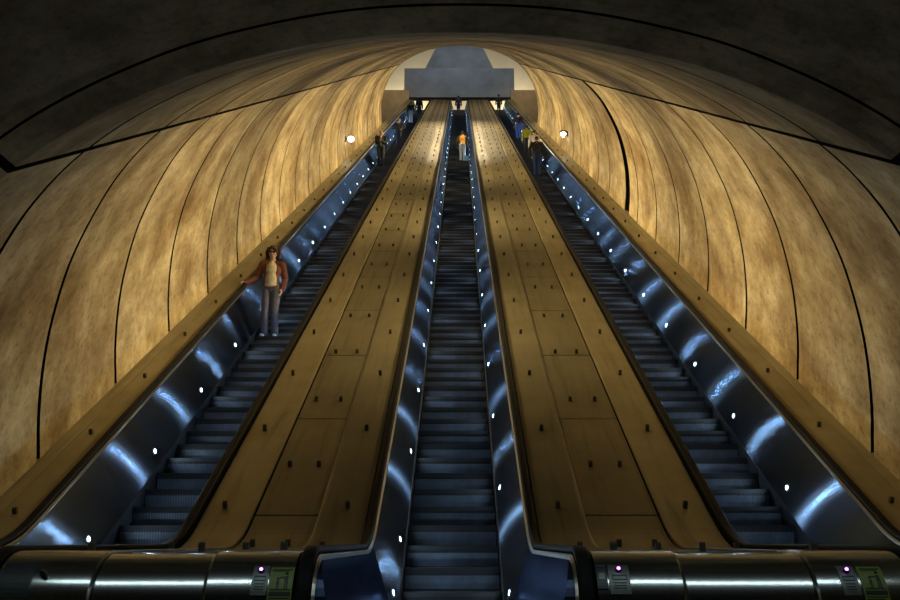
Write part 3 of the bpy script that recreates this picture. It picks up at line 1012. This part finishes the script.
# ------------------------------------------------------------------ lights
def area(name, loc, target, sx, sy, power, col, spread=180, xaxis=None):
    l = bpy.data.lights.new(name, 'AREA'); l.shape = 'RECTANGLE'; l.size = sx; l.size_y = sy
    l.energy = power; l.color = col; l.spread = R(spread)
    o = bpy.data.objects.new(name, l); COL.objects.link(o)
    o.location = loc
    zz = (Vector(loc) - Vector(target)).normalized()
    xx = Vector(xaxis) if xaxis is not None else Vector((1, 0, 0))
    yy = zz.cross(xx).normalized(); xx = yy.cross(zz).normalized()
    o.rotation_euler = Matrix((xx, yy, zz)).transposed().to_euler()
    return o
WARM = (1.0, .765, .385)
for sd in (-1, 1):
    gx, gh, gnx, gnh = prof_at(SG[sd])
    for i in range(5):
        y = 13.0 + 8.6*i
        X = lean(sd, gx - gnx*.10, gh); h = gh - gnh*.10
        z = TAN*y + CAMZ + h
        area('groove_fill', (X, y, z), (-sd*4.8, y, TAN*y + CAMZ - 4.8), 9.4, .05, 360 if i == 0 else 540, WARM, 84, (0, COS, SIN))  # unseen strips added along the grooves; the tunnel's real source is unknown
# upper hall: lamp above the mouth of the tunnel, uplights behind the low walls
zl = TAN*52.2 + CAMZ + .15 + (60 - 52.2)*.915
area('hall_lamp', (0, 60.5, zl + .3), (0, 37, TAN*37 + C_DECK), 3.5, .3, 60, (1, .80, .48), 50)
area('hall_deck_fill', (0, 69, TAN*69 + 3.5), (0, 70, TAN*70 - 5), 12, 6, 260, (1, .78, .45), 140)  # no known fixture; added overhead to brighten the upper deck ends
for sd in (-1, 1):
    area('hall_uplight', (sd*7.0, 92.0, 43.0), (sd*5.6, 92.6, 47), 3, .3, 2600, (1, .86, .58), 150)
for sd in (-1, 1):
    area('hall_wall_fill', (sd*6.0, 76, 45.5), (sd*6.6, 81.5, 41), 3, .4, 130, (1, .78, .45), 150)  # unseen pair added to light the low brown walls
area('hall_daylight', (0, 74, 54), (0, 86, 47), 8, 2, 260, (.75, .88, 1), 120)
area('hall_floor_light', (0, 86, zt_land + 3.2), (0, 84, zt_land), 8, .4, 40, (.8, .9, 1), 160)
# fluorescent line over the lower landing (out of view, behind and above)
for yy_ in (3.62, 3.80):
    area('landing_lamp', (0, yy_, CAMZ + 2.86), (0, yy_ + .8, 0), 7.6, .05, 16, (.74, .95, 1.0), 165)

# ------------------------------------------------------------------ world, camera, view
w = bpy.data.worlds.new('World'); SC.world = w; w.use_nodes = True
w.node_tree.nodes['Background'].inputs[0].default_value = (.03, .025, .018, 1)
w.node_tree.nodes['Background'].inputs[1].default_value = .15
cam = bpy.data.cameras.new('Camera'); co = bpy.data.objects.new('Camera', cam); COL.objects.link(co)
cam.lens = 36.0*920/900; cam.sensor_width = 36; cam.clip_end = 400
co.location = (0, 0, CAMZ)
co.rotation_euler = (R(90 + 14.68), 0, 0)
cam.shift_x = -10/900
SC.camera = co
vs = SC.view_settings
vs.view_transform = 'Standard'; vs.look = 'None'; vs.gamma = 1; vs.exposure = 0.0; vs.use_curve_mapping = False
SC.cycles.use_denoising = True
SC.cycles.max_bounces = 6; SC.cycles.diffuse_bounces = 3; SC.cycles.glossy_bounces = 3
SC.cycles.sample_clamp_indirect = .9
SC.cycles.blur_glossy = 2.0
SC.cycles.use_adaptive_sampling = False
M['lens'].cycles.emission_sampling = 'NONE'
